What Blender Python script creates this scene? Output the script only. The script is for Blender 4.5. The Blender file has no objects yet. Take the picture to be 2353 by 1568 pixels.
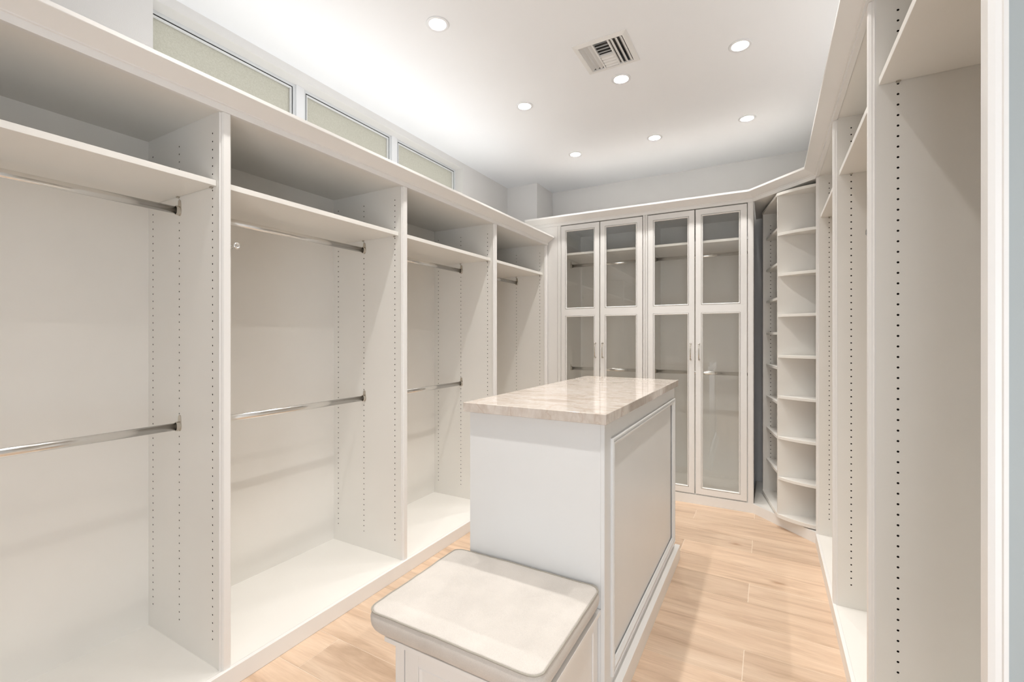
import bpy, bmesh, math, random
from mathutils import Vector, Matrix
R = random.Random(7)
S = bpy.context.scene
C = S.collection
PI = math.pi

# ------------------------------------------------------------------ camera, world, lights, exposure
cam_d = bpy.data.cameras.new('camera')
cam = bpy.data.objects.new('camera', cam_d); C.objects.link(cam)
cam.location = (0, 0, 1.3667)
cam.rotation_euler = (PI / 2, 0, 0.5128)
cam_d.sensor_width = 36.0
cam_d.lens = 1046.16 / 2353 * 36.0
cam_d.shift_y = -9.86 / 2353
cam_d.clip_start = 0.05
S.camera = cam

S.view_settings.view_transform = 'Standard'
S.view_settings.look = 'None'
S.view_settings.gamma = 1.0
S.view_settings.use_curve_mapping = False
S.view_settings.exposure = 1.04

world = bpy.data.worlds.new('world'); S.world = world
world.use_nodes = True
bg = world.node_tree.nodes['Background']
bg.inputs['Color'].default_value = (0.86, 0.92, 1.0, 1)
bg.inputs['Strength'].default_value = 1.5

LIGHT_W = 4.7
LIGHT_COL = (1.0, 0.976, 0.948)
CEIL = 2.965
LIGHT_X = (-1.472, -0.795, -0.135)
LIGHT_Y = (0.89, 1.84, 2.79, 3.745)

def lamp(name, loc, rot, sx, sy, power, col, shape='RECTANGLE', spread=PI):
    d = bpy.data.lights.new(name, 'AREA'); d.shape = shape; d.size = sx; d.size_y = sy
    d.energy = power; d.color = col; d.spread = spread
    o = bpy.data.objects.new(name, d); C.objects.link(o); o.location = loc; o.rotation_euler = rot
    return o
# added fill behind the camera, placed at the doorway opening and tilted to the ceiling
lamp('doorway_fill', (0.33, -1.42, 1.15), (math.radians(122), 0, 0), 1.0, 2.0, 7.5, (0.95, 0.975, 1.0))
# added fill with no fixture, over the left wardrobes, lifting the ceiling by the windows
lamp('added_ceiling_fill', (-2.13, 2.15, 2.33), (PI, 0, 0), 0.30, 2.6, 2.8, (0.97, 0.98, 1.0))
lamp('added_ceiling_fill', (0.58, 2.2, 2.50), (PI, 0, 0), 0.30, 2.4, 1.7, (1.0, 0.98, 0.96))  # second added fill, over the right wardrobes, also without a fixture

# ------------------------------------------------------------------ dimensions
H = 1.3667
XL, XLB = -1.8506, -2.43           # left run: panel fronts, back
XRF, XRB = 0.2914, 0.87            # right run
YL = (-0.021, 0.979, 1.979, 2.985, 3.912)      # near faces of the left partitions
YR = (0.893, 1.782, 2.679, 3.574)
ZB = 0.074
ZTL, ZTR = 2.24, 2.418
WX0, WX1, WY0, WY1 = -2.45, 0.89, -1.35, 4.64
BO, BR = 3.988, 0.0171             # back run front plane
BM = Matrix.Translation((0, BO, 0)) @ Matrix.Rotation(math.atan(BR), 4, 'Z')

# ------------------------------------------------------------------ materials
def mat(name):
    m = bpy.data.materials.new(name); m.use_nodes = True
    nt = m.node_tree; return m, nt, nt.nodes['Principled BSDF']

def N(nt, t, **kw):
    n = nt.nodes.new(t)
    for k, v in kw.items():
        if k in n.inputs: n.inputs[k].default_value = v
        else: setattr(n, k, v)
    return n

def painted(name, col, rough=0.4, var=0.02, scale=3.0, bump=0.0, bscale=200.0):
    m, nt, p = mat(name)
    p.inputs['Roughness'].default_value = rough
    tc = N(nt, 'ShaderNodeTexCoord'); no = N(nt, 'ShaderNodeTexNoise', Scale=scale, Detail=3.0)
    nt.links.new(tc.outputs['Object'], no.inputs['Vector'])
    r = N(nt, 'ShaderNodeValToRGB')
    r.color_ramp.elements[0].position = 0.3; r.color_ramp.elements[1].position = 0.7
    r.color_ramp.elements[0].color = tuple(c * (1 - var) for c in col) + (1,)
    r.color_ramp.elements[1].color = tuple(min(1, c * (1 + var)) for c in col) + (1,)
    nt.links.new(no.outputs['Fac'], r.inputs['Fac']); nt.links.new(r.outputs['Color'], p.inputs['Base Color'])
    if bump:
        n2 = N(nt, 'ShaderNodeTexNoise', Scale=bscale, Detail=2.0)
        nt.links.new(tc.outputs['Object'], n2.inputs['Vector'])
        b = N(nt, 'ShaderNodeBump', Strength=bump, Distance=0.002)
        nt.links.new(n2.outputs['Fac'], b.inputs['Height']); nt.links.new(b.outputs['Normal'], p.inputs['Normal'])
    return m

M_LAM = painted('white_laminate', (0.88, 0.855, 0.805), 0.38, 0.015)
M_LAC = painted('white_lacquer', (0.885, 0.865, 0.835), 0.33, 0.012)
M_ISL = painted('pale_grey_lacquer', (0.80, 0.80, 0.79), 0.35, 0.012)
M_INT = painted('brightened_laminate', (0.93, 0.915, 0.88), 0.38, 0.012)  # laminate made lighter to brighten the insides of the glazed cabinets
M_END = painted('blue_grey_end_panel', (0.42, 0.455, 0.455), 0.5, 0.02)  # end panel only: one even blue-grey, darker than the other boards
M_WALL = painted('painted_wall', (0.80, 0.785, 0.765), 0.85, 0.015, 2.0, 0.15, 260)
M_CEIL = painted('ceiling_paint', (0.915, 0.925, 0.94), 0.9, 0.01, 1.5)
M_TRIM = painted('white_trim', (0.86, 0.87, 0.88), 0.35, 0.01)
M_ALU = painted('white_window_frame', (0.74, 0.76, 0.77), 0.35, 0.01)
M_DARK = painted('black_gasket', (0.025, 0.025, 0.022), 0.6, 0.1)
M_HOLE = painted('hole_shade', (0.03, 0.022, 0.015), 0.9, 0.1)  # near-black colour paints the shade inside the pin holes
M_DUCT = painted('grey_duct_metal', (0.13, 0.125, 0.12), 0.5, 0.35, 30)
M_VENT = painted('white_vent_enamel', (0.84, 0.83, 0.81), 0.35, 0.01)
M_GROUT = painted('cream_grout', (0.88, 0.76, 0.63), 0.9, 0.03, 40)

def metal(name, col, rough):
    m, nt, p = mat(name)
    p.inputs['Metallic'].default_value = 1.0; p.inputs['Roughness'].default_value = rough
    tc = N(nt, 'ShaderNodeTexCoord'); no = N(nt, 'ShaderNodeTexNoise', Scale=60.0)
    nt.links.new(tc.outputs['Object'], no.inputs['Vector'])
    mx = N(nt, 'ShaderNodeMixRGB'); mx.inputs[1].default_value = tuple(c * .95 for c in col) + (1,)
    mx.inputs[2].default_value = col + (1,)
    nt.links.new(no.outputs['Fac'], mx.inputs[0]); nt.links.new(mx.outputs[0], p.inputs['Base Color'])
    return m
M_CHROME = metal('polished_chrome', (0.82, 0.81, 0.79), 0.2)
M_NICKEL = metal('brushed_nickel', (0.62, 0.58, 0.52), 0.22)

def emit(name, col, s):
    m, nt, p = mat(name)
    p.inputs['Base Color'].default_value = col + (1,)
    p.inputs['Emission Color'].default_value = col + (1,); p.inputs['Emission Strength'].default_value = s
    return m
M_LENS = emit('lit_lens', (1.0, 0.97, 0.92), 6.0)

def glass_mat():
    m = bpy.data.materials.new('clear_glass'); m.use_nodes = True
    nt = m.node_tree; nt.nodes.clear()
    out = N(nt, 'ShaderNodeOutputMaterial'); mix = N(nt, 'ShaderNodeMixShader')
    tr = N(nt, 'ShaderNodeBsdfTransparent', Color=(0.985, 0.982, 0.968, 1)); gl = N(nt, 'ShaderNodeBsdfGlossy', Roughness=0.01)
    fr = N(nt, 'ShaderNodeFresnel', IOR=1.6); ml = N(nt, 'ShaderNodeMath', operation='MULTIPLY'); ml.inputs[1].default_value = 1.9
    ge = N(nt, 'ShaderNodeNewGeometry'); ff_ = N(nt, 'ShaderNodeMath', operation='SUBTRACT'); ff_.inputs[0].default_value = 1.0
    nt.links.new(ge.outputs['Backfacing'], ff_.inputs[1]); m2 = N(nt, 'ShaderNodeMath', operation='MULTIPLY')
    nt.links.new(fr.outputs[0], ml.inputs[0]); nt.links.new(ml.outputs[0], m2.inputs[0]); nt.links.new(ff_.outputs[0], m2.inputs[1])
    nt.links.new(m2.outputs[0], mix.inputs[0])
    nt.links.new(tr.outputs[0], mix.inputs[1]); nt.links.new(gl.outputs[0], mix.inputs[2])
    nt.links.new(mix.outputs[0], out.inputs['Surface']); return m
M_GLASS = glass_mat()

def frosted_mat():
    m = bpy.data.materials.new('obscure_glass'); m.use_nodes = True
    nt = m.node_tree; nt.nodes.clear()
    out = N(nt, 'ShaderNodeOutputMaterial'); mix = N(nt, 'ShaderNodeMixShader'); mix.inputs[0].default_value = 0.35
    tl = N(nt, 'ShaderNodeBsdfTranslucent'); df = N(nt, 'ShaderNodeBsdfDiffuse')
    tc = N(nt, 'ShaderNodeTexCoord'); no = N(nt, 'ShaderNodeTexNoise', Scale=170.0, Detail=3.0)
    n2 = N(nt, 'ShaderNodeTexNoise', Scale=2.0)
    nt.links.new(tc.outputs['Object'], no.inputs['Vector']); nt.links.new(tc.outputs['Object'], n2.inputs['Vector'])
    r = N(nt, 'ShaderNodeValToRGB')
    r.color_ramp.elements[0].position = 0.25; r.color_ramp.elements[1].position = 0.75
    r.color_ramp.elements[0].color = (0.52, 0.495, 0.43, 1); r.color_ramp.elements[1].color = (0.62, 0.60, 0.535, 1)
    nt.links.new(no.outputs['Fac'], r.inputs['Fac'])
    nt.links.new(r.outputs['Color'], tl.inputs['Color']); nt.links.new(r.outputs['Color'], df.inputs['Color'])
    b = N(nt, 'ShaderNodeBump', Strength=0.4, Distance=0.002)
    nt.links.new(no.outputs['Fac'], b.inputs['Height']); nt.links.new(b.outputs['Normal'], df.inputs['Normal'])
    nt.links.new(tl.outputs[0], mix.inputs[1]); nt.links.new(df.outputs[0], mix.inputs[2])
    nt.links.new(mix.outputs[0], out.inputs['Surface']); return m
M_FROST = frosted_mat()

def wood_mat():
    m, nt, p = mat('oak_look_tile'); L = nt.links.new
    p.inputs['Roughness'].default_value = 0.42
    tc = N(nt, 'ShaderNodeTexCoord'); oi = N(nt, 'ShaderNodeObjectInfo')
    off = N(nt, 'ShaderNodeVectorMath', operation='SCALE'); off.inputs[0].default_value = (13.7, 7.3, 5.1)
    L(oi.outputs['Random'], off.inputs['Scale'])
    add = N(nt, 'ShaderNodeVectorMath', operation='ADD'); L(tc.outputs['Object'], add.inputs[0]); L(off.outputs[0], add.inputs[1])
    mp = N(nt, 'ShaderNodeMapping'); mp.inputs['Scale'].default_value = (1.0, 9.0, 1.0); L(add.outputs[0], mp.inputs[0])
    n1 = N(nt, 'ShaderNodeTexNoise', Scale=1.5, Detail=6.0, Roughness=0.6, Distortion=0.9); L(mp.outputs[0], n1.inputs['Vector'])
    mp2 = N(nt, 'ShaderNodeMapping'); mp2.inputs['Scale'].default_value = (5.0, 95.0, 1.0); L(add.outputs[0], mp2.inputs[0])
    n2 = N(nt, 'ShaderNodeTexNoise', Scale=1.6, Detail=4.0, Roughness=0.65, Distortion=0.4); L(mp2.outputs[0], n2.inputs['Vector'])
    r = N(nt, 'ShaderNodeValToRGB'); cr = r.color_ramp
    cr.elements[0].position = 0.28; cr.elements[0].color = (0.53, 0.36, 0.24, 1)
    cr.elements[1].position = 0.72; cr.elements[1].color = (0.82, 0.635, 0.475, 1)
    e = cr.elements.new(0.5); e.color = (0.715, 0.525, 0.375, 1)
    L(n1.outputs['Fac'], r.inputs['Fac'])
    r2 = N(nt, 'ShaderNodeValToRGB'); r2.color_ramp.elements[0].position = 0.30; r2.color_ramp.elements[1].position = 0.62
    r2.color_ramp.elements[0].color = (0.80, 0.76, 0.72, 1); r2.color_ramp.elements[1].color = (1, 1, 1, 1)
    L(n2.outputs['Fac'], r2.inputs['Fac'])
    mu = N(nt, 'ShaderNodeMixRGB', blend_type='MULTIPLY'); mu.inputs[0].default_value = 0.42
    L(r.outputs['Color'], mu.inputs[1]); L(r2.outputs['Color'], mu.inputs[2])
    # knots
    mp3 = N(nt, 'ShaderNodeMapping'); mp3.inputs['Scale'].default_value = (1.3, 3.1, 1.0); L(add.outputs[0], mp3.inputs[0])
    nd = N(nt, 'ShaderNodeTexNoise', Scale=6.0, Detail=3.0); L(mp3.outputs[0], nd.inputs['Vector'])
    vm = N(nt, 'ShaderNodeVectorMath', operation='SCALE'); vm.inputs['Scale'].default_value = 0.12; L(nd.outputs['Color'], vm.inputs[0])
    va = N(nt, 'ShaderNodeVectorMath', operation='ADD'); L(mp3.outputs[0], va.inputs[0]); L(vm.outputs[0], va.inputs[1])
    vo = N(nt, 'ShaderNodeTexVoronoi', Scale=1.0); vo.voronoi_dimensions = '2D'; L(va.outputs[0], vo.inputs['Vector'])
    r3 = N(nt, 'ShaderNodeValToRGB'); r3.color_ramp.elements[0].position = 0.01; r3.color_ramp.elements[1].position = 0.075
    r3.color_ramp.elements[0].color = (0.62, 0.48, 0.38, 1); r3.color_ramp.elements[1].color = (1, 1, 1, 1)
    L(vo.outputs['Distance'], r3.inputs['Fac'])
    m2 = N(nt, 'ShaderNodeMixRGB', blend_type='MULTIPLY'); m2.inputs[0].default_value = 0.8
    L(mu.outputs[0], m2.inputs[1]); L(r3.outputs['Color'], m2.inputs[2])
    hs = N(nt, 'ShaderNodeHueSaturation'); L(m2.outputs[0], hs.inputs['Color'])
    mr = N(nt, 'ShaderNodeMapRange'); mr.inputs['To Min'].default_value = 0.90; mr.inputs['To Max'].default_value = 1.08
    L(oi.outputs['Random'], mr.inputs['Value']); L(mr.outputs[0], hs.inputs['Value'])
    L(hs.outputs[0], p.inputs['Base Color'])
    b = N(nt, 'ShaderNodeBump', Strength=0.12, Distance=0.001); L(n2.outputs['Fac'], b.inputs['Height']); L(b.outputs[0], p.inputs['Normal'])
    return m
M_WOOD = wood_mat()

def stone_mat():
    m, nt, p = mat('polished_quartzite'); L = nt.links.new
    p.inputs['Roughness'].default_value = 0.06; p.inputs['IOR'].default_value = 1.6
    tc = N(nt, 'ShaderNodeTexCoord')
    mp = N(nt, 'ShaderNodeMapping'); mp.inputs['Scale'].default_value = (2.6, 6.5, 2.5); mp.inputs['Rotation'].default_value = (0, 0, 0.18)
    L(tc.outputs['Object'], mp.inputs[0])
    n1 = N(nt, 'ShaderNodeTexNoise', Scale=2.0, Detail=9.0, Roughness=0.62, Distortion=1.3); L(mp.outputs[0], n1.inputs['Vector'])
    r = N(nt, 'ShaderNodeValToRGB'); cr = r.color_ramp
    cr.elements[0].position = 0.30; cr.elements[0].color = (0.50, 0.415, 0.35, 1)
    cr.elements[1].position = 0.72; cr.elements[1].color = (0.74, 0.68, 0.615, 1)
    e = cr.elements.new(0.44); e.color = (0.62, 0.55, 0.485, 1)
    e = cr.elements.new(0.56); e.color = (0.675, 0.61, 0.55, 1)
    L(n1.outputs['Fac'], r.inputs['Fac'])
    # thin rusty veins
    n2 = N(nt, 'ShaderNodeTexNoise', Scale=2.2, Detail=5.0, Distortion=1.8); L(tc.outputs['Object'], n2.inputs['Vector'])
    ab = N(nt, 'ShaderNodeMath', operation='SUBTRACT'); ab.inputs[1].default_value = 0.5; L(n2.outputs['Fac'], ab.inputs[0])
    ac = N(nt, 'ShaderNodeMath', operation='ABSOLUTE'); L(ab.outputs[0], ac.inputs[0])
    r2 = N(nt, 'ShaderNodeValToRGB'); r2.color_ramp.elements[0].position = 0.0; r2.color_ramp.elements[1].position = 0.012
    r2.color_ramp.elements[0].color = (0.72, 0.56, 0.46, 1); r2.color_ramp.elements[1].color = (1, 1, 1, 1)
    L(ac.outputs[0], r2.inputs['Fac'])
    mu = N(nt, 'ShaderNodeMixRGB', blend_type='MULTIPLY'); mu.inputs[0].default_value = 0.35
    L(r.outputs['Color'], mu.inputs[1]); L(r2.outputs['Color'], mu.inputs[2])
    mp4 = N(nt, 'ShaderNodeMapping'); mp4.inputs['Scale'].default_value = (26.0, 26.0, 9.0); L(tc.outputs['Object'], mp4.inputs[0])
    n4 = N(nt, 'ShaderNodeTexNoise', Scale=1.5, Detail=6.0, Roughness=0.6, Distortion=1.0); L(mp4.outputs[0], n4.inputs['Vector'])
    r4 = N(nt, 'ShaderNodeValToRGB'); r4.color_ramp.elements[0].position = 0.33; r4.color_ramp.elements[1].position = 0.6
    r4.color_ramp.elements[0].color = (0.78, 0.72, 0.68, 1); r4.color_ramp.elements[1].color = (1, 1, 1, 1); L(n4.outputs['Fac'], r4.inputs['Fac'])
    m4 = N(nt, 'ShaderNodeMixRGB', blend_type='MULTIPLY'); m4.inputs[0].default_value = 0.6
    L(mu.outputs[0], m4.inputs[1]); L(r4.outputs['Color'], m4.inputs[2]); L(m4.outputs[0], p.inputs['Base Color'])
    return m
M_STONE = stone_mat()

def fabric_mat(name, col):
    m, nt, p = mat(name); L = nt.links.new
    p.inputs['Roughness'].default_value = 0.95
    try:
        p.inputs['Sheen Weight'].default_value = 0.15
    except KeyError: pass
    tc = N(nt, 'ShaderNodeTexCoord')
    w1 = N(nt, 'ShaderNodeTexNoise', Scale=420.0, Detail=2.0); L(tc.outputs['Object'], w1.inputs['Vector'])
    w2 = N(nt, 'ShaderNodeTexNoise', Scale=9.0, Detail=4.0); L(tc.outputs['Object'], w2.inputs['Vector'])
    r = N(nt, 'ShaderNodeValToRGB'); r.color_ramp.elements[0].position = 0.3; r.color_ramp.elements[1].position = 0.7
    r.color_ramp.elements[0].color = tuple(c * .86 for c in col) + (1,); r.color_ramp.elements[1].color = tuple(min(1, c * 1.07) for c in col) + (1,)
    mx = N(nt, 'ShaderNodeMath', operation='ADD'); L(w1.outputs['Fac'], mx.inputs[0])
    hf = N(nt, 'ShaderNodeMath', operation='MULTIPLY'); hf.inputs[1].default_value = 0.5
    L(w2.outputs['Fac'], mx.inputs[1]); L(mx.outputs[0], hf.inputs[0]); L(hf.outputs[0], r.inputs['Fac'])
    L(r.outputs['Color'], p.inputs['Base Color'])
    b = N(nt, 'ShaderNodeBump', Strength=0.35, Distance=0.0012); L(w1.outputs['Fac'], b.inputs['Height']); L(b.outputs[0], p.inputs['Normal'])
    return m
M_FAB = fabric_mat('oatmeal_linen', (0.69, 0.64, 0.585))
M_PIPE = fabric_mat('shaded_piping', (0.42, 0.385, 0.325))  # same linen, darkened: the seam's shadow is put into the piping colour

# ------------------------------------------------------------------ mesh helpers
class MB:
    def __init__(s, M=None): s.v = []; s.f = []; s.M = M
    def add(s, vs, fs):
        b = len(s.v); s.v += [tuple(v) for v in vs]; s.f += [tuple(b + i for i in f) for f in fs]; return s
    def box(s, x0, x1, y0, y1, z0, z1):
        if x0 > x1: x0, x1 = x1, x0
        if y0 > y1: y0, y1 = y1, y0
        vs = [(x, y, z) for z in (z0, z1) for x, y in ((x0, y0), (x1, y0), (x1, y1), (x0, y1))]
        return s.add(vs, [(3, 2, 1, 0), (4, 5, 6, 7), (0, 1, 5, 4), (1, 2, 6, 5), (2, 3, 7, 6), (3, 0, 4, 7)])
    def prism(s, pts, z0, z1):            # counter-clockwise plan polygon
        n = len(pts)
        return s.add([(x, y, z0) for x, y in pts] + [(x, y, z1) for x, y in pts],
                     [tuple(range(n - 1, -1, -1)), tuple(range(n, 2 * n))] + [(i, (i + 1) % n, n + (i + 1) % n, n + i) for i in range(n)])
    def sweep(s, rings, closed_ring=True, caps=True, loop=False):
        n = len(rings[0]); b = []
        for r in rings: b += r
        fs = []
        m = len(rings)
        for j in range(m if loop else m - 1):
            k = (j + 1) % m
            for i in range(n if closed_ring else n - 1):
                fs.append((j * n + i, j * n + (i + 1) % n, k * n + (i + 1) % n, k * n + i))
        if caps and not loop:
            fs.append(tuple(range(n - 1, -1, -1))); fs.append(tuple((m - 1) * n + i for i in range(n)))
        return s.add(b, fs)
    def tube(s, p0, p1, rx, ry=None, n=16, up=(0, 0, 1)):
        ry = ry or rx
        p0, p1 = Vector(p0), Vector(p1); d = (p1 - p0).normalized(); u = Vector(up)
        if abs(d.dot(u)) > .95: u = Vector((1, 0, 0))
        a = d.cross(u).normalized(); c = a.cross(d).normalized()
        rings = [[tuple(p + a * (rx * math.cos(2 * PI * i / n)) + c * (ry * math.sin(2 * PI * i / n))) for i in range(n)] for p in (p0, p1)]
        return s.sweep(rings)
    def lathe(s, prof, c, n=32, axis='z', ring=False):
        rings = []
        for r, h in prof:
            ring_ = []
            for i in range(n):
                a = 2 * PI * i / n
                if axis == 'z': ring_.append((c[0] + r * math.cos(a), c[1] + r * math.sin(a), c[2] + h))
                elif axis == 'x': ring_.append((c[0] + h, c[1] + r * math.cos(a), c[2] + r * math.sin(a)))
                else: ring_.append((c[0] + r * math.cos(a), c[1] + h, c[2] + r * math.sin(a)))
            rings.append(ring_)
        return s.sweep(rings, loop=ring, caps=not ring)
    def mesh(s, name):
        me = bpy.data.meshes.new(name)
        vs = s.v
        me.from_pydata(vs, [], s.f)
        bm = bmesh.new(); bm.from_mesh(me); bmesh.ops.recalc_face_normals(bm, faces=bm.faces); bm.to_mesh(me); bm.free()
        me.update(); return me

def put(name, mb, m, parent=None, kind=None, bevel=0.0, smooth=False, loc=None, label=None, segs=1):
    me = mb if isinstance(mb, bpy.types.Mesh) else mb.mesh(name)
    if not me.materials:
        for mm in (m if isinstance(m, (list, tuple)) else [m]): me.materials.append(mm)
    if smooth:
        for p in me.polygons: p.use_smooth = True
    o = bpy.data.objects.new(name, me); C.objects.link(o)
    if parent: o.parent = parent
    if kind: o['kind'] = kind
    if label: o['label'] = label
    if loc: o.location = loc
    if bevel:
        b = o.modifiers.new('bevel', 'BEVEL'); b.width = bevel; b.segments = segs; b.limit_method = 'ANGLE'; b.angle_limit = 0.7
    return o

def tag(o, label, cat, group=None):
    o['label'] = label; o['category'] = cat
    if group: o['group'] = group
    return o

def thing(name, label, cat, loc=(0, 0, 0), rotz=0.0, group=None):
    o = bpy.data.objects.new(name, None); C.objects.link(o)
    o.empty_display_size = 0.1; o.location = loc; o.rotation_euler = (0, 0, rotz)
    return tag(o, label, cat, group)

def struct(name, mb, m, **k): return put(name, mb, m, kind='structure', **k)

def copy_tree(o, parent=None):
    c = o.copy(); C.objects.link(c); c.parent = parent
    for ch in [x for x in bpy.data.objects if x.parent == o]: copy_tree(ch, c)
    return c

# board in the XZ plane with drilled rows of pin holes on its -Y face; local: x 0..D, y 0..T, z 0..Hh
HOLE_R = 0.0034
def drilled(D, T, Hh, cols, z0, n, pitch=0.032, r=HOLE_R):
    mb = MB(); hb = MB()
    mb.add([(0, T, 0), (D, T, 0), (D, T, Hh), (0, T, Hh), (0, 0, 0), (D, 0, 0), (D, 0, Hh), (0, 0, Hh)],
           [(1, 0, 3, 2), (0, 1, 5, 4), (3, 7, 6, 2), (0, 4, 7, 3), (1, 2, 6, 5)])
    w = 0.010
    xs = [0]
    for c in sorted(cols): xs += [c - w, c + w]
    xs.append(D)
    def q(x0, x1, a, b):
        mb.add([(x0, 0, a), (x1, 0, a), (x1, 0, b), (x0, 0, b)], [(0, 1, 2, 3)])
    for i in range(0, len(xs), 2): q(xs[i], xs[i + 1], 0, Hh)
    for c in cols:
        zs, ze = z0 - pitch / 2, z0 + (n - .5) * pitch
        q(c - w, c + w, 0, zs); q(c - w, c + w, ze, Hh)
        for k in range(n):
            z = z0 + k * pitch; h = pitch / 2
            oc = [(c + r * math.cos(PI / 8 + i * PI / 4), 0, z + r * math.sin(PI / 8 + i * PI / 4)) for i in range(8)]
            sq = [(c + w, 0, z + h), (c - w, 0, z + h), (c - w, 0, z - h), (c + w, 0, z - h)]
            deep = [(a, 0.009, b) for a, _, b in oc]
            # octagon indices: 0 at 22deg, 1 at 67, 2 at 112, 3 at 157 ...
            vs = sq + oc
            mb.add(vs, [(0, 1, 6, 5), (1, 2, 8, 7), (2, 3, 10, 9), (3, 0, 4, 11), (0, 5, 4), (1, 7, 6), (2, 9, 8), (3, 11, 10)])
            hb.add(oc + deep, [(i, (i + 1) % 8, 8 + (i + 1) % 8, 8 + i) for i in range(8)] + [tuple(range(8, 16))])
    nb = len(mb.f)
    mb.add(hb.v, hb.f)
    me = bpy.data.meshes.new('side_panel'); me.from_pydata(mb.v, [], mb.f); me.update()
    bm = bmesh.new(); bm.from_mesh(me); bmesh.ops.remove_doubles(bm, verts=bm.verts, dist=1e-6)
    bmesh.ops.recalc_face_normals(bm, faces=bm.faces)
    bm.to_mesh(me); bm.free()
    me.materials.append(M_LAM); me.materials.append(M_HOLE)
    for p in me.polygons:
        if p.center.y > 0.0005 and p.center.y < 0.0095: p.material_index = 1
    # the thin board edges keep the laminate
    for p in me.polygons:
        if p.material_index and p.area > 1e-4: p.material_index = 0
    return me

# pilaster profile: strip across local u (width), protrudes along p; stepped edges
PIL_W = 0.046
PIL = [(0, 0), (0, .005), (.004, .006), (.0055, .012), (.010, .0185), (.036, .0185), (.0405, .012), (.042, .006), (.046, .005), (.046, 0)]
def pilaster_mb(x_face, sgn, y0, z0, z1, prof=PIL):
    mb = MB()
    return mb.sweep([[(x_face + sgn * p, y0 + u, z) for u, p in prof] for z in (z0, z1)])

CROWN = [(-.0185, 0), (0, 0), (0, .024), (.005, .026), (.005, .030), (.062, .064), (.064, .066), (.064, .080), (.0, .080), (-.0185, .080)]
def sweep_path(path, prof, z, side):
    """path: plan polyline; prof (offset outward, height); side=+1 outward is to the right of travel"""
    mb = MB(); rings = []
    n = len(path)
    for i, p in enumerate(path):
        p = Vector(p)
        dirs = []
        if i: dirs.append((p - Vector(path[i - 1])).normalized())
        if i < n - 1: dirs.append((Vector(path[i + 1]) - p).normalized())
        nr = [Vector((d.y, -d.x)) * side for d in dirs]
        if len(nr) == 2:
            m = (nr[0] + nr[1]).normalized(); m = m / m.dot(nr[0])
        else: m = nr[0]
        rings.append([(p.x + m.x * q, p.y + m.y * q, z + h) for q, h in prof])
    return mb.sweep(rings)

# ------------------------------------------------------------------ room shell
struct('floor', MB().box(WX0 - .15, WX1 + .15, WY0 - .15, WY1 + .15, -0.12, -0.0009), M_GROUT)
floor = bpy.data.objects['floor']
# wood-look planks: rows along X, 205 mm pitch, third-bond
PW, PL = 0.2045, 1.2
x_lo, x_hi = -1.8205, 0.2705
row0 = 2.6365
def plank_mesh(w, ww):
    m = MB().box(0, w, 0, ww, -0.006, 0).mesh('floor_plank'); m.materials.append(M_WOOD); return m
cache = {}
for r in range(-20, 8):
    y0 = row0 + r * PW + 0.0014; y1 = y0 + PW - 0.0028
    if y0 > 3.98: continue
    off = -0.092 + (r % 3) * -0.4 * -1
    k0 = math.floor((x_lo - off) / PL)
    for k in range(k0, k0 + 4):
        a = off + k * PL + 0.0014; b = a + PL - 0.0028
        a, b = max(a, x_lo), min(b, x_hi)
        if b - a < 0.03: continue
        ye = min(y1, 3.98); w = round(b - a, 4); key = (w, round(ye - y0, 4))
        if key not in cache: cache[key] = plank_mesh(*key)
        o = put('floor_plank', cache[key], M_WOOD, floor, loc=(a, y0, 0))

wl = MB()
T = 0.16
oy0, oy1, oz0, oz1 = 1.008, 3.424, 2.47, 2.915
for (a, b, c, d) in ((WY0, oy0, 0, CEIL), (oy1, WY1, 0, CEIL), (oy0, oy1, 0, oz0), (oy0, oy1, oz1, CEIL)):
    wl.box(WX0 - T, WX0, a, b, c, d)
struct('wall_left', wl, M_WALL)
struct('wall_back', MB().box(WX0, WX1, WY1, WY1 + .15, 0, CEIL), M_WALL)
struct('wall_right', MB().box(WX1, WX1 + .15, WY0, WY1, 0, CEIL), M_WALL)
wf = MB().box(WX0, -.20, WY0 - .15, WY0, 0, CEIL).box(0.86, WX1, WY0 - .15, WY0, 0, CEIL).box(-.20, .86, WY0 - .15, WY0, 2.25, CEIL)
struct('wall_front', wf, M_WALL)
struct('ceiling', MB().box(WX0 - T, WX1 + .15, WY0 - .15, WY1 + .15, CEIL + .09, CEIL + .2), M_CEIL)
ceil = bpy.data.objects['ceiling']
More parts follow.
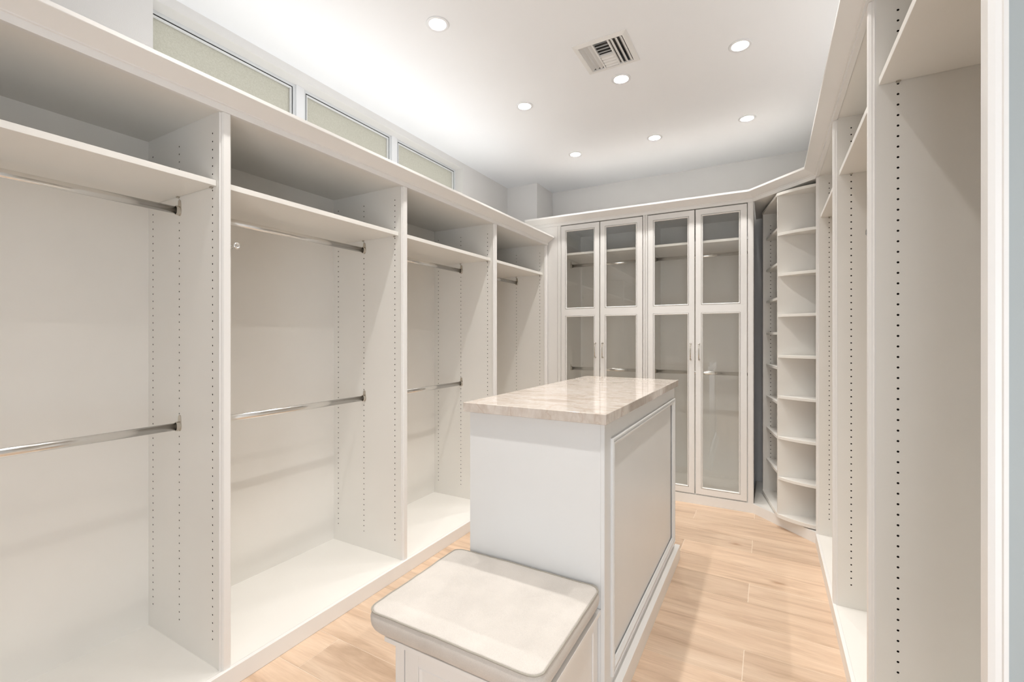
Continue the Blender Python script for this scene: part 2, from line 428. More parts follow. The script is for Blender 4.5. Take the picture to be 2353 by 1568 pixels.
# ceiling board with openings for the lights and vent
LP = [(x, y) for y in LIGHT_Y for x in LIGHT_X]
RC = 0.050
VX0, VX1, VY0, VY1 = -0.922, -0.668, 2.365, 2.63
def ceiling_board():
    mb = MB()
    xs = [WX0]; 
    for x in LIGHT_X: xs += [x - .07, x + .07]
    xs.append(WX1)
    ys = [WY0]
    for y in LIGHT_Y: ys += [y - .07, y + .07]
    ys.append(WY1)
    z = CEIL
    def rect(a, b, c, d): mb.add([(a, c, z), (a, d, z), (b, d, z), (b, c, z)], [(0, 1, 2, 3)])
    for i in range(len(xs) - 1):
        for j in range(len(ys) - 1):
            a, b, c, d = xs[i], xs[i + 1], ys[j], ys[j + 1]
            if i % 2 == 1 and j % 2 == 1:
                cx, cy = (a + b) / 2, (c + d) / 2; n = 32
                cir = []; sq = []
                for k in range(n):
                    t = 2 * PI * k / n; cs, sn = math.cos(t), math.sin(t)
                    cir.append((cx + RC * cs, cy + RC * sn, z)); m = .07 / max(abs(cs), abs(sn))
                    sq.append((cx + m * cs, cy + m * sn, z))
                mb.add(cir + sq, [(k, (k + 1) % n, n + (k + 1) % n, n + k) for k in range(n)])
            elif a < VX0 and b > VX1 and c < VY0 and d > VY1:
                rect(a, b, c, VY0); rect(a, b, VY1, d); rect(a, VX0, VY0, VY1); rect(VX1, b, VY0, VY1)
            elif a <= VX0 < b or a < VX1 <= b:
                if c < VY0 and d > VY1:
                    xa, xb = max(a, VX0), min(b, VX1)
                    rect(a, b, c, VY0); rect(a, b, VY1, d)
                    if a < xa: rect(a, xa, VY0, VY1)
                    if xb < b: rect(xb, b, VY0, VY1)
                else: rect(a, b, c, d)
            elif a >= VX0 and b <= VX1 and c < VY0 and d > VY1:
                rect(a, b, c, VY0); rect(a, b, VY1, d)
            else: rect(a, b, c, d)
    return mb
me = ceiling_board().mesh('ceiling_board')
bm = bmesh.new(); bm.from_mesh(me)
for f in bm.faces:
    if f.normal.z > 0: f.normal_flip()
bm.to_mesh(me); bm.free()
o = put('plasterboard', me, M_CEIL, ceil)
# corner column at the far left
struct('wall_column', MB().box(WX0, -2.095, 4.25, WY1, 0, CEIL), M_WALL)

# ------------------------------------------------------------------ windows
bounds = [(oy0, 1.785), (1.84, 2.598), (2.655, oy1)]
for i, (a, b) in enumerate(bounds):
    X0, X1 = -2.565, -2.532
    e = bpy.data.objects.new('window_%d' % (i + 1), None); C.objects.link(e); e['kind'] = 'structure'; e.location = (0, 0, 0)
    def ring(y0, y1, z0, z1, w, xa, xb):
        return MB().box(xa, xb, y0, y1, z1 - w, z1).box(xa, xb, y0, y1, z0, z0 + w).box(xa, xb, y0, y0 + w, z0 + w, z1 - w).box(xa, xb, y1 - w, y1, z0 + w, z1 - w)
    z0, z1 = oz0, oz1
    put('window_frame', ring(a, b, z0, z1, 0.016, X0, X1), M_ALU, e, bevel=.001)
    put('gasket', ring(a + .016, b - .016, z0 + .016, z1 - .016, 0.0075, X0, X1 - .006), M_DARK, e)
    put('glazing_bead', ring(a + .0235, b - .0235, z0 + .0235, z1 - .0235, 0.0055, X0, X1 - .003), M_TRIM, e)
    put('glass_pane', MB().box(-2.556, -2.550, a + .029, b - .029, z0 + .029, z1 - .029), M_FROST, e)
for i, (a, b) in enumerate(((1.785, 1.84), (2.598, 2.655))):
    struct('trim_%d' % (i + 1), MB().box(-2.58, -2.522, a, b, oz0, oz1), M_TRIM, bevel=.001)

# ------------------------------------------------------------------ hanging rods
def rod(parent, p0, p1, along, name='hanging_rod'):
    """oval chrome rod between two side panels with end brackets (local coordinates)"""
    p0, p1 = Vector(p0), Vector(p1); d = (p1 - p0).normalized()
    g = put(name, MB().tube(p0 + d * .006, p1 - d * .006, .0085, .0155, 24), M_CHROME, parent, smooth=False)
    for p in g.data.polygons: p.use_smooth = len(p.vertices) == 4
    side = d.cross(Vector((0, 0, 1))).normalized()
    for p, s in ((p0, 1), (p1, -1)):
        mb = MB(); q = d * s
        # plate with rounded ear above the rod and cup round the rod end
        out = []
        for k in range(13):
            t = PI * k / 12; out.append((.0085 * math.cos(t), .038 + .0085 * math.sin(t)))
        for k in range(17):
            t = PI * .86 + (2 * PI - PI * .72) * k / 16; out.append((.0135 * math.cos(t), .0215 * math.sin(t)))
        rr = [[tuple(p + q * h + side * u + Vector((0, 0, w))) for u, w in out] for h in (0, .0035)]
        mb.sweep(rr)
        cup = []
        for rad, h in ((1.0, .003), (1.0, .017), (.86, .017), (.86, .003)):
            cup.append([tuple(p + q * h + side * (.0120 * rad * math.cos(2 * PI * k / 20)) + Vector((0, 0, .0195 * rad * math.sin(2 * PI * k / 20)))) for k in range(20)])
        mb.sweep(cup, loop=True, caps=False)
        put('rod_bracket', mb, M_NICKEL, g)
    return g

def valet(parent, p, dx):
    """pull-out valet rod with a round knob, along local x"""
    x, y, z = p
    g = put('valet_rod', MB().tube((x - dx * .25, y, z), (x, y, z), .006, n=12).box(x - dx * .25, x - dx * .03, y - .011, y + .004, z - .008, z + .008), M_CHROME, parent)
    k = MB().lathe([(.0005, 0), (.008, 0), (.0125, .003 * dx), (.0135, .006 * dx), (.0125, .009 * dx), (.0085, .011 * dx), (.0075, .0095 * dx), (.003, .0095 * dx), (.0005, .0105 * dx)], (x, y, z), 24, 'x')
    put('knob', k, M_CHROME, g, smooth=True)

def pins(parent, pts, d):
    mb = MB()
    for x, y, z in pts: mb.tube((x, y, z - .003), (x, y + d * .011, z - .003), .0042, n=8).box(x - .006, x + .006, y, y + d * .009, z - .002, z + .0)
    put('shelf_pin', mb, M_NICKEL, parent, kind='stuff')

# ------------------------------------------------------------------ left run
DL = XL - XLB - .008
lcols = [D for D in (DL - (2.3805 - 1.8506), DL - (2.1525 - 1.8506), DL - (1.898 - 1.8506))]
# panel local x=0 at the back, x=DL at the front
PT = 0.040
panel_left = drilled(DL, PT, ZTL - ZB, lcols, .180 - ZB, 63)
TL = 0.0405
labels_left = [
    'open wardrobe bay nearest the camera, cut by the left edge of the photo',
    'open double-hang wardrobe bay right of the widest near partition, with a round valet knob',
    'open double-hang wardrobe bay whose lower rail ends just above the island top',
    'farthest and narrowest-looking open bay of the left run, one rail, beside the glazed doors']
for i in range(4):
    y0, y1 = YL[i] + TL, YL[i + 1]            # near face of near panel .. near face of far panel
    t = thing('wardrobe_unit', labels_left[i], 'wardrobe', (XLB, y0, 0), 0, 'open wardrobe bays along the left wall')
    W = y1 - y0
    xf = XL - XLB                              # local front
    put('back_panel', MB().box(0.0, .008, .0, W + PT, ZB, ZTL), M_LAM, t)
    if i == 0: put('side_panel', panel_left, M_LAM, t, loc=(.008, -TL, ZB), label='side board drilled with rows of pin holes')
    put('side_panel', panel_left, M_LAM, t, loc=(.008, W, ZB), label='side board drilled with rows of pin holes')
    put('bottom_panel', MB().box(.0, -1.8402 - XLB, 0, W + PT, ZB - .02, ZB), M_LAM, t)
    put('top_panel', MB().box(.0, xf, 0, W + PT, ZTL, ZTL + .02), M_LAM, t)
    put('shelf_board', MB().box(.010, xf - .019, +.0012, W - .0012, 1.953, 1.975), M_LAM, t, bevel=.0008)
    pins(t, [(xf - .047, W, 1.953), (xf - .302, W, 1.953)], -1); pins(t, [(xf - .047, 0, 1.953), (xf - .302, 0, 1.953)], 1)
    pw = PIL
    put('pilaster', MB().sweep([[(xf + p, W - .0025 + u * .935, z) for u, p in PIL] for z in (ZB, ZTL - .005)]), M_LAC, t)
    if i == 0:
        put('pilaster', MB().sweep([[(xf + p, -TL - .003 + u, z) for u, p in PIL] for z in (ZB, ZTL - .003)]), M_LAC, t)
    rx = -2.146 - XLB
    rod(t, (rx, 0, 1.893), (rx, W, 1.893), 'y')
    if i < 3: rod(t, (rx, 0, .993), (rx, W, .993), 'y')
    if i == 1: valet(t, (-1.832 - XLB, .013, 1.725), 1)
# stile closing the run against the glazed cabinets
pl = put('plinth', MB().box(-1.8400, -1.821, YL[0], 3.953, 0.0, ZB), M_LAC, bevel=.001)
tag(pl, 'long white toe board under the open wardrobes on the left', 'plinth')
cm = put('crown_moulding', sweep_path([(-1.8306, YL[0]), (-1.8306, 3.953)], CROWN, 2.236, 1), M_LAC, bevel=.0006)
tag(cm, 'white crown moulding running below the high windows, lower than the other', 'moulding')

# ------------------------------------------------------------------ right run
DR = XRB - XRF - .008
rc = (.0521, .3066, .5346)
panel_right = drilled(DR, PT, ZTR - ZB, rc, .185 - ZB, 69)
panel_right_thin = drilled(DR, .020, ZTR - ZB, rc, .185 - ZB, 69)
labels_right = [
    'nearest open bay of the right wall, largest row of pin holes, at the right edge',
    'middle open bay of the right wall, between two narrow white uprights',
    'farthest open bay of the right wall, next to the revolving corner shelves']
for i in range(3):
    y0, y1 = YR[i] + TL, YR[i + 1]; W = y1 - y0; xf = 0.0; pt = PT if i < 2 else .020; xb = XRB - XRF
    t = thing('wardrobe_unit', labels_right[i], 'wardrobe', (XRF, y0, 0), 0, 'open wardrobe bays along the right wall')
    put('back_panel', MB().box(xb - .008, xb, 0, W + pt, ZB, ZTR), M_LAM, t)
    put('side_panel', panel_right if i < 2 else panel_right_thin, M_LAM, t, loc=(0, W, ZB), label='side board drilled with rows of pin holes')
    put('bottom_panel', MB().box(-.0060, xb, 0, W + pt, ZB - .02, ZB), M_LAM, t)
    put('top_panel', MB().box(0, xb, 0, W + pt, ZTR, ZTR + .02), M_LAM, t)
    put('shelf_board', MB().box(.006, xb - .010, +.0012, W - .0012, 2.143, 2.165), M_LAM, t, bevel=.0008)
    pins(t, [(.0521, W, 2.143)], -1); pins(t, [(.0521, 0, 2.143)], 1)
    put('pilaster', MB().sweep([[(-p, W - .0005 + u * (.89 if i < 2 else .55), z) for u, p in PIL] for z in (ZB, ZTR - .006)]), M_LAC, t)
    if i == 0:
        put('pilaster', MB().sweep([[(-p, -TL - .003 + u * .94, z) for u, p in PIL] for z in (ZB, ZTR - .006)]), M_LAC, t)
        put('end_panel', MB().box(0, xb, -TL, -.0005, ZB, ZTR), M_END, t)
    if i == 1: valet(t, (-.004 - .0, .03, 1.706), -1)

# toe board and crown of the back and right runs, mitred round the corner opening
TOE = [(-1.90, BO + BR * -1.9), (-.105, 3.986), (.271, 3.604), (.271, YR[0] - .004)]
pb = put('plinth', sweep_path(TOE, [(-.0140, 0), (0, 0), (0, ZB), (-.0140, ZB)], 0, 1), M_LAC)
tag(pb, 'white toe board under glazed cabinets, corner and right wall bays', 'plinth')
PATH2 = [(-2.05, BO + BR * -2.05 - .0), (-.105, 3.986), (.271, 3.604), (.271, YR[0] - .004)]
cr = put('crown_moulding', sweep_path(PATH2, CROWN, 2.413, 1), M_LAC)
tag(cr, 'white crown moulding turning the far right corner above glazed doors', 'moulding')

# ------------------------------------------------------------------ glazed back cabinets
bz = math.atan(BR)
def frame_with_holes(x0, x1, z0, z1, holes, y0, y1):
    """one board with rectangular holes: outer rails/stiles plus cross rail"""
    hx0, hx1 = holes[0][0], holes[0][1]
    mb = MB()
    mb.box(x0, hx0, y0, y1, z0, z1); mb.box(hx1, x1, y0, y1, z0, z1)
    zs = [z0] + [v for h in holes for v in (h[2], h[3])] + [z1]
    for k in range(0, len(zs), 2): mb.box(hx0, hx1, y0, y1, zs[k], zs[k + 1])
    return mb

def ringbox(x0, x1, z0, z1, w, y0, y1, slope=0.0):
    """mitred moulding frame in an XZ plane; front at y0"""
    mb = MB(); rings = []
    for cx, cz, sx, sz in ((x0, z0, 1, 1), (x1, z0, -1, 1), (x1, z1, -1, -1), (x0, z1, 1, -1)):
        rings.append([(cx, y1, cz), (cx, y0, cz), (cx + sx * w * .45, y0 - slope * .3, cz + sz * w * .45), (cx + sx * w, y0 + slope, cz + sz * w), (cx + sx * w, y1, cz + sz * w)])
    return mb.sweep(rings, loop=True, caps=False)

cabs = [(-1.737, -.924, [(-1.699, -1.328, -1.647, -1.383, -1.363), (-1.321, -.946, -1.268, -1.004, -1.295)]),
        (-.923, -.098, [(-.901, -.527, -.846, -.581, -.555), (-.519, -.144, -.465, -.201, -.491)])]
clab = ['tall white cabinet with two glazed doors at left of the back wall',
        'tall white cabinet with two glazed doors at right of the back wall, by the corner']
BD = 0.60
for ci, (cx0, cx1, doors) in enumerate(cabs):
    base = BM @ Vector((cx0, 0, 0))
    t = thing('glazed_cabinet', clab[ci], 'cabinet', base, bz, 'glazed cabinets on the back wall')
    X = lambda x: x - cx0
    W = cx1 - cx0
    f0 = .022
    put('side_panel', MB().box(.001, .020, f0, BD, ZB, ZTR), M_INT, t)
    put('side_panel', MB().box(W - .020, W - .001, f0, BD, ZB, ZTR), M_INT, t)
    put('back_panel', MB().box(.020, W - .020, BD - .008, BD, ZB, ZTR), M_INT, t)
    put('bottom_panel', MB().box(0.001, W - .001, .0145, BD, ZB - .02, ZB + .004), M_INT, t)
    put('top_panel', MB().box(0, W, f0, BD, ZTR, ZTR + .02), M_INT, t)
    put('shelf_board', MB().box(.021, W - .021, f0 + .012, BD - .009, 2.133, 2.153), M_INT, t, bevel=.0008)
    rod(t, (.020, .30, 2.072), (W - .020, .30, 2.072), 'x')
    rod(t, (.020, .30, 1.052), (W - .020, .30, 1.052), 'x')
    # face stiles
    def stile(a, b):
        w = b - a
        pr = [(0, 0), (0, -.016), (.0035, -.0165), (.005, -.021), (w - .005, -.021), (w - .0035, -.0165), (w, -.016), (w, 0)]
        return MB().sweep([[(X(a) + u, f0 + p, z) for u, p in pr] for z in (ZB + .0005, 2.4125)])
    if ci == 0:
        put('stile', stile(-1.737, -1.703), M_LAC, t)
        put('filler_panel', MB().box(X(-2.05), X(-1.7375), .004, .022, ZB + .0005, 2.4125), M_LAC, t)
        put('stile', stile(-.942, -.9245), M_LAC, t)
    else:
        put('stile', stile(-.9225, -.905), M_LAC, t)
        put('stile', stile(-.140, -.099), M_LAC, t)
    for di, (a, b, la, lb, hx) in enumerate(doors):
        bw = .011
        z0, z1 = .084, 2.404
        ho = [(X(la) - bw, X(lb) + bw, .141 - bw, 1.552 + bw), (X(la) - bw, X(lb) + bw, 1.636 - bw, 2.349 + bw)]
        d = put('door', frame_with_holes(X(a) + .001, X(b) - .001, z0, z1, ho, 0, .020), M_LAC, t)
        for h in ho:
            put('glazing_bead', ringbox(h[0] + .0026, h[1] - .0026, h[2] + .0026, h[3] - .0026, bw - .0018, .001, .013, .006), M_LAC, d)
            put('glass_pane', MB().box(h[0] + .003, h[1] - .003, .0125, .0165, h[2] + .003, h[3] - .003), M_GLASS, d)
        hm = MB()
        zb_, zt_ = 1.180, 1.308
        hm.tube((X(hx), -.030, zb_ + .004), (X(hx), -.030, zt_ - .004), .0042, n=12)
        for zz in (zb_, zt_):
            hm.lathe([(.0005, -.0005), (.007, -.0005), (.0065, -.004), (.0038, -.008), (.0038, -.026), (.0055, -.030), (.004, -.0345), (.0005, -.0355)], (X(hx), 0, zz), 14, 'y')
            s = 1 if zz == zb_ else -1
            hm.lathe([(.0043, 0), (.0062, .003), (.0043, .006)], (X(hx), -.030, zz + s * .014 - .003), 12, 'z')
        put('handle', hm, M_NICKEL, d, smooth=True, label='slim nickel bar handle')

# ------------------------------------------------------------------ corner housing and revolving shelves
ch = thing('corner_cabinet', 'white corner recess with floor board around the revolving shelves', 'cabinet', (-.10, 4.0, 0))
def loc2(pts, o=(-.10, 4.0)): return [(x - o[0], y - o[1]) for x, y in pts]
cpoly = [(-.090, 3.995), (.265, 3.634), (.292, 3.62), (.868, 3.62), (.868, 4.62), (-.085, 4.62)]
put('bottom_panel', MB().prism(loc2([(-.096, 4.000), (.274, 3.624), (.868, 3.624), (.868, 4.625), (-.096, 4.625)]), ZB - .02, ZB), M_LAM, ch)
put('top_panel', MB().prism(loc2([(-.096, 4.000), (.274, 3.624), (.868, 3.624), (.868, 4.625), (-.096, 4.625)]), ZTR, ZTR + .02), M_LAM, ch)

th = math.radians(10.6)
ev, fv = Vector((math.cos(th), math.sin(th))), Vector((-math.sin(th), math.cos(th)))
A = Vector((.055, 3.748))
CEN = A + ev * .376 + fv * .270
RAD = (CEN - A).length
rv = thing('revolving_shelf', 'tall white revolving shoe shelf in the corner, curved shelves turned partly outwards', 'shelf', (CEN.x, CEN.y, 0))
L2 = lambda e, f: (A + ev * e + fv * f) - CEN              # box coordinates -> local
DPT, WD, TH = .752, .540, .019
z0r, z1r = .094, 2.388
def poly(pts): return [tuple(p) for p in pts]
def arc(f, n=20):
    """arc segment outside the panel at fv = f (0: camera side, WD: far side)"""
    a0 = L2(0, f); a1 = L2(DPT, f)
    t0 = math.atan2(a0.y, a0.x); t1 = math.atan2(a1.y, a1.x)
    if f == 0:
        while t1 < t0: t1 += 2 * PI
    else:
        while t0 < t1: t0 += 2 * PI
        t0, t1 = t1, t0
    r0 = a0.length
    return [(r0 * math.cos(t0 + (t1 - t0) * k / n), r0 * math.sin(t0 + (t1 - t0) * k / n)) for k in range(n + 1)]
full = arc(0) + arc(WD)
put('base_board', MB().prism(full, z0r - .012, z0r + .014), M_LAM, rv, bevel=.0008)
put('top_board', MB().prism(full, z1r - .020, z1r), M_LAM, rv, bevel=.0008)
turn = MB().lathe([(.17, 0), (.17, .008)], (0, 0, ZB), 32)
put('turntable', turn, M_DARK, rv)
zz0, zz1 = z0r + .014, z1r - .020
pd = drilled(DPT - .02, TH, zz1 - zz0, [.055, .33, .62], .32 - zz0 + .0, 62)
def panel(f, drill):
    if drill:
        o = put('side_panel', pd, M_LAM, rv); o.location = (*L2(0.003, f), zz0); o.rotation_euler = (0, 0, th)
    else:
        o = put('side_panel', MB().prism(poly([L2(0.003, f), L2(DPT - .01, f), L2(DPT - .01, f + TH), L2(0.003, f + TH)]), zz0, zz1), M_LAM, rv)
panel(0, False); panel(WD - TH, True)
mid = DPT * .5
put('divider_panel', MB().prism(poly([L2(mid - .008, TH), L2(mid + .008, TH), L2(mid + .008, WD - TH), L2(mid - .008, WD - TH)]), zz0, zz1), M_LAM, rv)
# curved shelves on the camera side and their twins on the far side
for k in range(7):
    z = 2.082 - .288 * k
    for f, s in ((0, 1), (WD, -1)):
        seg = arc(f)
        if f == 0: seg = [tuple(L2(.003, -.0005))] + [(x * .998, y * .998) for x, y in seg[1:-1]] + [tuple(L2(DPT - .014, -.0005))]
        else: seg = [tuple(L2(DPT - .014, WD + .0005))] + [(x * .985, y * .985) for x, y in seg[1:-1]] + [tuple(L2(.014, WD + .0005))]
        put('curved_shelf', MB().prism(seg, z, z + .019), M_LAM, rv, bevel=.0008)
for k in range(8):
    z = 2.150 - .256 * k
    for s in (0, 1):
        e0, e1 = (.026, mid - .009) if s == 0 else (mid + .009, DPT - .026)
        put('straight_shelf', MB().prism(poly([L2(e0, TH + .001), L2(e1, TH + .001), L2(e1, WD - TH - .001), L2(e0, WD - TH - .001)]), z, z + .019), M_LAM, rv, bevel=.0008)

# ------------------------------------------------------------------ island
IX0, IX1, IY0, IY1 = -1.071, -.503, 1.55, 2.925
isl = thing('island_cabinet', 'tall white island cabinet with a framed side panel, in mid floor', 'cabinet', (IX0, IY0, 0))
w, l = IX1 - IX0, IY1 - IY0
put('body', MB().box(0.006, w - .010, .008, l - .006, 0, 1.062), M_ISL, isl)
put('front_panel', MB().box(0.0, w - .004, 0, .0078, 0, 1.062), M_ISL, isl, bevel=.0008)
# side frame boards (stiles and rails) with a recessed panel between
def side_boards(x0, x1):
    mb = MB()
    mb.box(x0, x1, 0.0005, .082, 0, 1.062); mb.box(x0, x1, l - .026, l, 0, 1.062)
    mb.box(x0, x1, .082, l - .026, .992, 1.062); mb.box(x0, x1, .082, l - .026, 0, .122)
    return mb
put('side_frame', side_boards(w - .0098, w), M_ISL, isl, bevel=.001)
put('side_frame', side_boards(-.0, .0058), M_ISL, isl)
def ring_yz(y0, y1, z0, z1, prof, x, s):
    mb = MB(); rings = []
    for cy, cz, sy, sz in ((y0, z0, 1, 1), (y1, z0, -1, 1), (y1, z1, -1, -1), (y0, z1, 1, -1)):
        rings.append([(x + s * h, cy + sy * q, cz + sz * q) for q, h in prof])
    return mb.sweep(rings, loop=True, caps=False)
MP = [(0, -.006), (0, .006), (.003, .010), (.008, .0105), (.011, .006), (.015, .006), (.018, .0095), (.024, .009), (.030, .003), (.034, .0005), (.034, -.006)]
put('panel_moulding', ring_yz(.080, l - .024, .120, .994, MP, w, 1), M_ISL, isl, label='raised picture-frame moulding')
put('baseboard', MB().sweep([[(w, y, 0), (w + .029, y, 0), (w + .029, y, .0825), (w + .0275, y, .084), (w, y, .085)] for y in (-.0, l + .026)]), M_LAC, isl)
put('corner_bead', MB().box(w - .012, w + .0035, -.003, .010, .086, 1.062), M_ISL, isl, bevel=.002)
ct = put('countertop', MB().box(-1.082, -.484, 1.516, 2.958, 1.0625, 1.1), M_STONE, bevel=.0022, segs=2)
tag(ct, 'polished beige quartzite top on the island, with faint veins', 'countertop')

# ------------------------------------------------------------------ bench and cushion
BX0, BX1, BY0, BY1 = -1.043, -.530, 1.090, 1.5465
be = thing('bench', 'low white bench box with a panelled front, under the beige cushion', 'bench', (BX0, BY0, 0))
w, l = BX1 - BX0, BY1 - BY0
put('body', MB().box(0, w, .020, l, 0, .392), M_LAC, be)
put('top_board', MB().box(-.027, w + .018, -.022, l, .3925, .4075), M_LAC, be, bevel=.001)
# face frame with gap, inset drawer front with a sunken panel
ff = MB().box(0, .036, 0, .0198, 0, .392).box(w - .036, w, 0, .0198, 0, .392).box(.036, w - .036, 0, .0198, .381, .392).box(.036, w - .036, 0, .0198, 0, .06)
put('face_frame', ff, M_LAC, be, bevel=.0008)
dr = frame_with_holes(.0385, w - .0385, .0625, .3785, [(.092, w - .092, .112, .338)], .002, .0196)
d = put('drawer_front', dr, M_LAC, be, bevel=.0008)
put('sunken_panel', MB().box(.093, w - .093, .010, .018, .113, .337), M_LAC, d)
put('panel_moulding', ringbox(.0925, w - .0925, .1125, .3375, .010, .004, .012, .006), M_LAC, d)
put('side_frame', MB().box(w + .0002, w + .006, .03, .075, 0, .392).box(w + .0002, w + .006, l - .045, l, 0, .392).box(w + .0002, w + .006, .075, l - .045, .35, .392).box(w + .0002, w + .006, .075, l - .045, 0, .06), M_LAC, be, bevel=.0008)

cx, cy = -.816, 1.2905
hx, hy = .306, .2435
cu = thing('seat_cushion', 'thick beige linen cushion with piped edges on the low bench', 'cushion', (cx, cy, .4085))
def rrect(hx, hy, r, n=160, belly=.006):
    """rounded rectangle with slightly pulled-in sides, counter-clockwise"""
    pts = []
    per = []
    k = n // 4
    corners = [(hx - r, hy - r, 0), (-hx + r, hy - r, PI / 2), (-hx + r, -hy + r, PI), (hx - r, -hy + r, 3 * PI / 2)]
    m = 8
    for ci in range(4):
        x, y, a0 = corners[ci]
        for j in range(m + 1):
            a = a0 + PI / 2 * j / m; pts.append((x + r * math.cos(a), y + r * math.sin(a)))
        nx, ny, na = corners[(ci + 1) % 4]
        p0 = pts[-1]; p1 = (nx + r * math.cos(na), ny + r * math.sin(na))
        for j in range(1, 24):
            t = j / 24; x_, y_ = p0[0] + (p1[0] - p0[0]) * t, p0[1] + (p1[1] - p0[1]) * t
            pts.append((x_, y_))
    return pts
base = rrect(hx, hy, .036)
RC_ = random.Random(3)
def wob(i, a): return a * (math.sin(i * .31 + 1.1) + .6 * math.sin(i * .83 + 2.0) + .4 * math.sin(i * 1.7))
HT = .082
rings = []
def ringat(scale_in, z, w=0.0, zw=0.0):
    return [(x * (1 - scale_in / hx) , y * (1 - scale_in / hy), z + wob(i, zw)) for i, (x, y) in enumerate(base)]
prof = [(.07, 0.0), (.036, .0), (.024, .003), (.013, .010), (.004, .021), (-.002, .035), (-.004, .048), (-.0045, .060), (-.002, .071), (.0015, .0785)]
for s_, z_ in prof: rings.append(ringat(s_, z_, 0, .0006))
edge = ringat(.001, HT, 0, .0008); rings.append(edge)
for s_, dz in ((.006, .003), (.016, .0055), (.03, .009), (.055, .0125), (.09, .0155), (.13, .0175), (.18, .019), (.22, .0195)):
    rings.append([(x * (1 - s_ / hx), y * (1 - s_ / hy) if hy > s_ else 0, HT + dz * .55 + wob(i, .0005)) for i, (x, y) in enumerate(base)])
mb = MB().sweep(rings)
put('cover', mb, M_FAB, cu, smooth=True)
def piping(zc, inset, name, r=.0026):
    pts = [(x * (1 - inset / hx), y * (1 - inset / hy), zc + wob(i, .0009)) for i, (x, y) in enumerate(base)]
    n = len(pts); rg = []
    for i in range(n):
        p = Vector(pts[i]); d = (Vector(pts[(i + 1) % n]) - Vector(pts[i - 1])).normalized()
        a = d.cross(Vector((0, 0, 1))).normalized(); c = a.cross(d)
        rg.append([tuple(p + a * r * math.cos(2 * PI * k / 8) + c * r * math.sin(2 * PI * k / 8)) for k in range(8)])
    put(name, MB().sweep(rg, loop=True, caps=False), M_PIPE, cu, smooth=True)
piping(HT - .0005, -.0012, 'piping')

# ------------------------------------------------------------------ ceiling lights
dl = None
for i, (x, y) in enumerate(LP):
    if y < 1.5 or (y < 2 and x > -1.2):
        vis = False
    else: vis = True
    lab = {(-1.472, 1.84): 'recessed ceiling light nearest the camera, top centre-left by the long windows',
           (-0.795, 2.79): 'recessed ceiling light just beyond the square air vent',
           (-0.135, 2.79): 'larger of the two recessed ceiling lights near the right wall',
           (-1.472, 2.79): 'middle recessed ceiling light of the row beside the windows',
           (-0.135, 3.745): 'smaller, farther recessed ceiling light near the right wall',
           (-0.795, 3.745): 'middle recessed ceiling light of the farthest row of three',
           (-1.472, 3.745): 'leftmost recessed ceiling light of the farthest row, smallest in view'}.get((x, y), 'recessed ceiling light above or behind the camera, outside the photo')
    if dl is None:
        t = thing('ceiling_light', lab, 'ceiling light', (x, y, CEIL), 0, 'recessed ceiling lights')
        put('trim_ring', MB().lathe([(.0585, -.0002), (.0590, -.002), (.0565, -.0042), (.0450, -.0048), (.0425, -.003), (.0418, .0015), (.0495, .0015), (.0498, -.0002)], (0, 0, 0), 48, ring=True), M_TRIM, t, smooth=True)
        bm_ = MB()
        rr = [[(r * math.cos(2 * PI * k / 48), r * math.sin(2 * PI * k / 48), h) for k in range(48)] for r, h in ((.0418, .0012), (.0395, .022), (.034, .040), (.0275, .050))]
        bm_.sweep(rr, caps=False)
        put('reflector', bm_, M_VENT, t, smooth=True)
        put('lens', MB().lathe([(.0005, .052), (.0272, .052), (.0272, .050), (.0005, .049)], (0, 0, 0), 32), M_LENS, t)
        dl = t
    else:
        t = copy_tree(dl); t.location = (x, y, CEIL); t['label'] = lab
    lamp('ceiling_light_beam', (x, y, CEIL + .045), (0, 0, 0), .05, .05, LIGHT_W, LIGHT_COL, 'DISK')

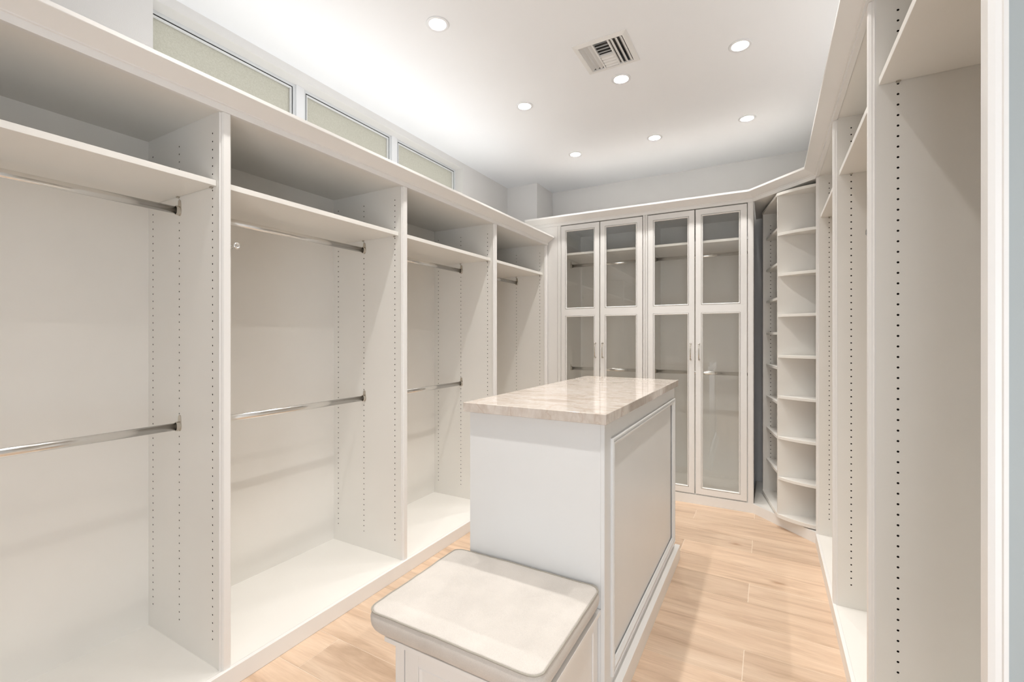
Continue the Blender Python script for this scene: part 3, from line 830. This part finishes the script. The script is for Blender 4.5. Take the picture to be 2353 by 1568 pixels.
# ------------------------------------------------------------------ air vent
vt = thing('air_vent', 'square white four-way air vent in the ceiling', 'vent', (-.795, 2.4975, CEIL))
vo, vi0, vi1, vj0, vj1 = .151, -.123, .123, -.122, .128
vf = MB()
for ring_ in ((0,),):
    pr = [(0, .0), (0, -.003), (.022, -.009), (.0285, -.009), (.0285, .0)]
    rings = []
    for cx_, cy_, sx, sy in ((-vo, -vo, 1, 1), (vo, -vo, -1, 1), (vo, vo, -1, -1), (-vo, vo, 1, -1)):
        rings.append([(cx_ + sx * q, cy_ + sy * q, h) for q, h in pr])
    vf.sweep(rings, loop=True, caps=False)
put('vent_frame', vf, M_VENT, vt)
put('duct', MB().box(-.1245, .1245, -.1295, .1295, .075, .079).box(-.1265, -.1245, -.1295, .1295, .001, .079).box(.1245, .1265, -.1295, .1295, .001, .079).box(-.1245, .1245, -.1315, -.1295, .001, .079).box(-.1245, .1245, .1295, .1315, .001, .079), M_DUCT, vt)
for xx in (-.0445, .0415):
    put('divider_bar', MB().box(xx - .004, xx + .004, -.1235, .1235, -.009, .004), M_VENT, vt)
put('divider_bar', MB().box(-.0405, .0375, .003, .009, -.009, .004), M_VENT, vt)
def blade(p, dirv, length, axis):
    """thin slat: starts low at p and rises along -dirv"""
    mb = MB(); t = .0008
    (u, h) = dirv; L_ = .028
    n = 6; prof = []
    for k in range(n + 1):
        s = k / n; bow = .003 * math.sin(PI * s)
        prof.append((-u * L_ * s + bow * h * 1, -h * L_ * s + bow * u * -1))
    out = [(a, b) for a, b in prof] + [(a + t, b + t * .3) for a, b in reversed(prof)]
    rings = []
    for e in (-length / 2, length / 2):
        if axis == 'y': rings.append([(p[0] + a, p[1] + e, p[2] + b) for a, b in out])
        else: rings.append([(p[0] + e, p[1] + a, p[2] + b) for a, b in out])
    put('louver_blade', mb.sweep(rings), M_VENT, vt)
for k in range(3):
    blade((-.120 + k * .0255, 0, -.011), (-.74, -.67), .240, 'y')
    blade((.068 + k * .0255, 0, -.011), (.74, -.67), .240, 'y')
for k in range(4):
    blade((-.0015, -.112 + k * .0275, -.009), (-.70, -.71), .074, 'x')
    blade((-.0015, .036 + k * .0275, -.009), (.70, -.71), .074, 'x')
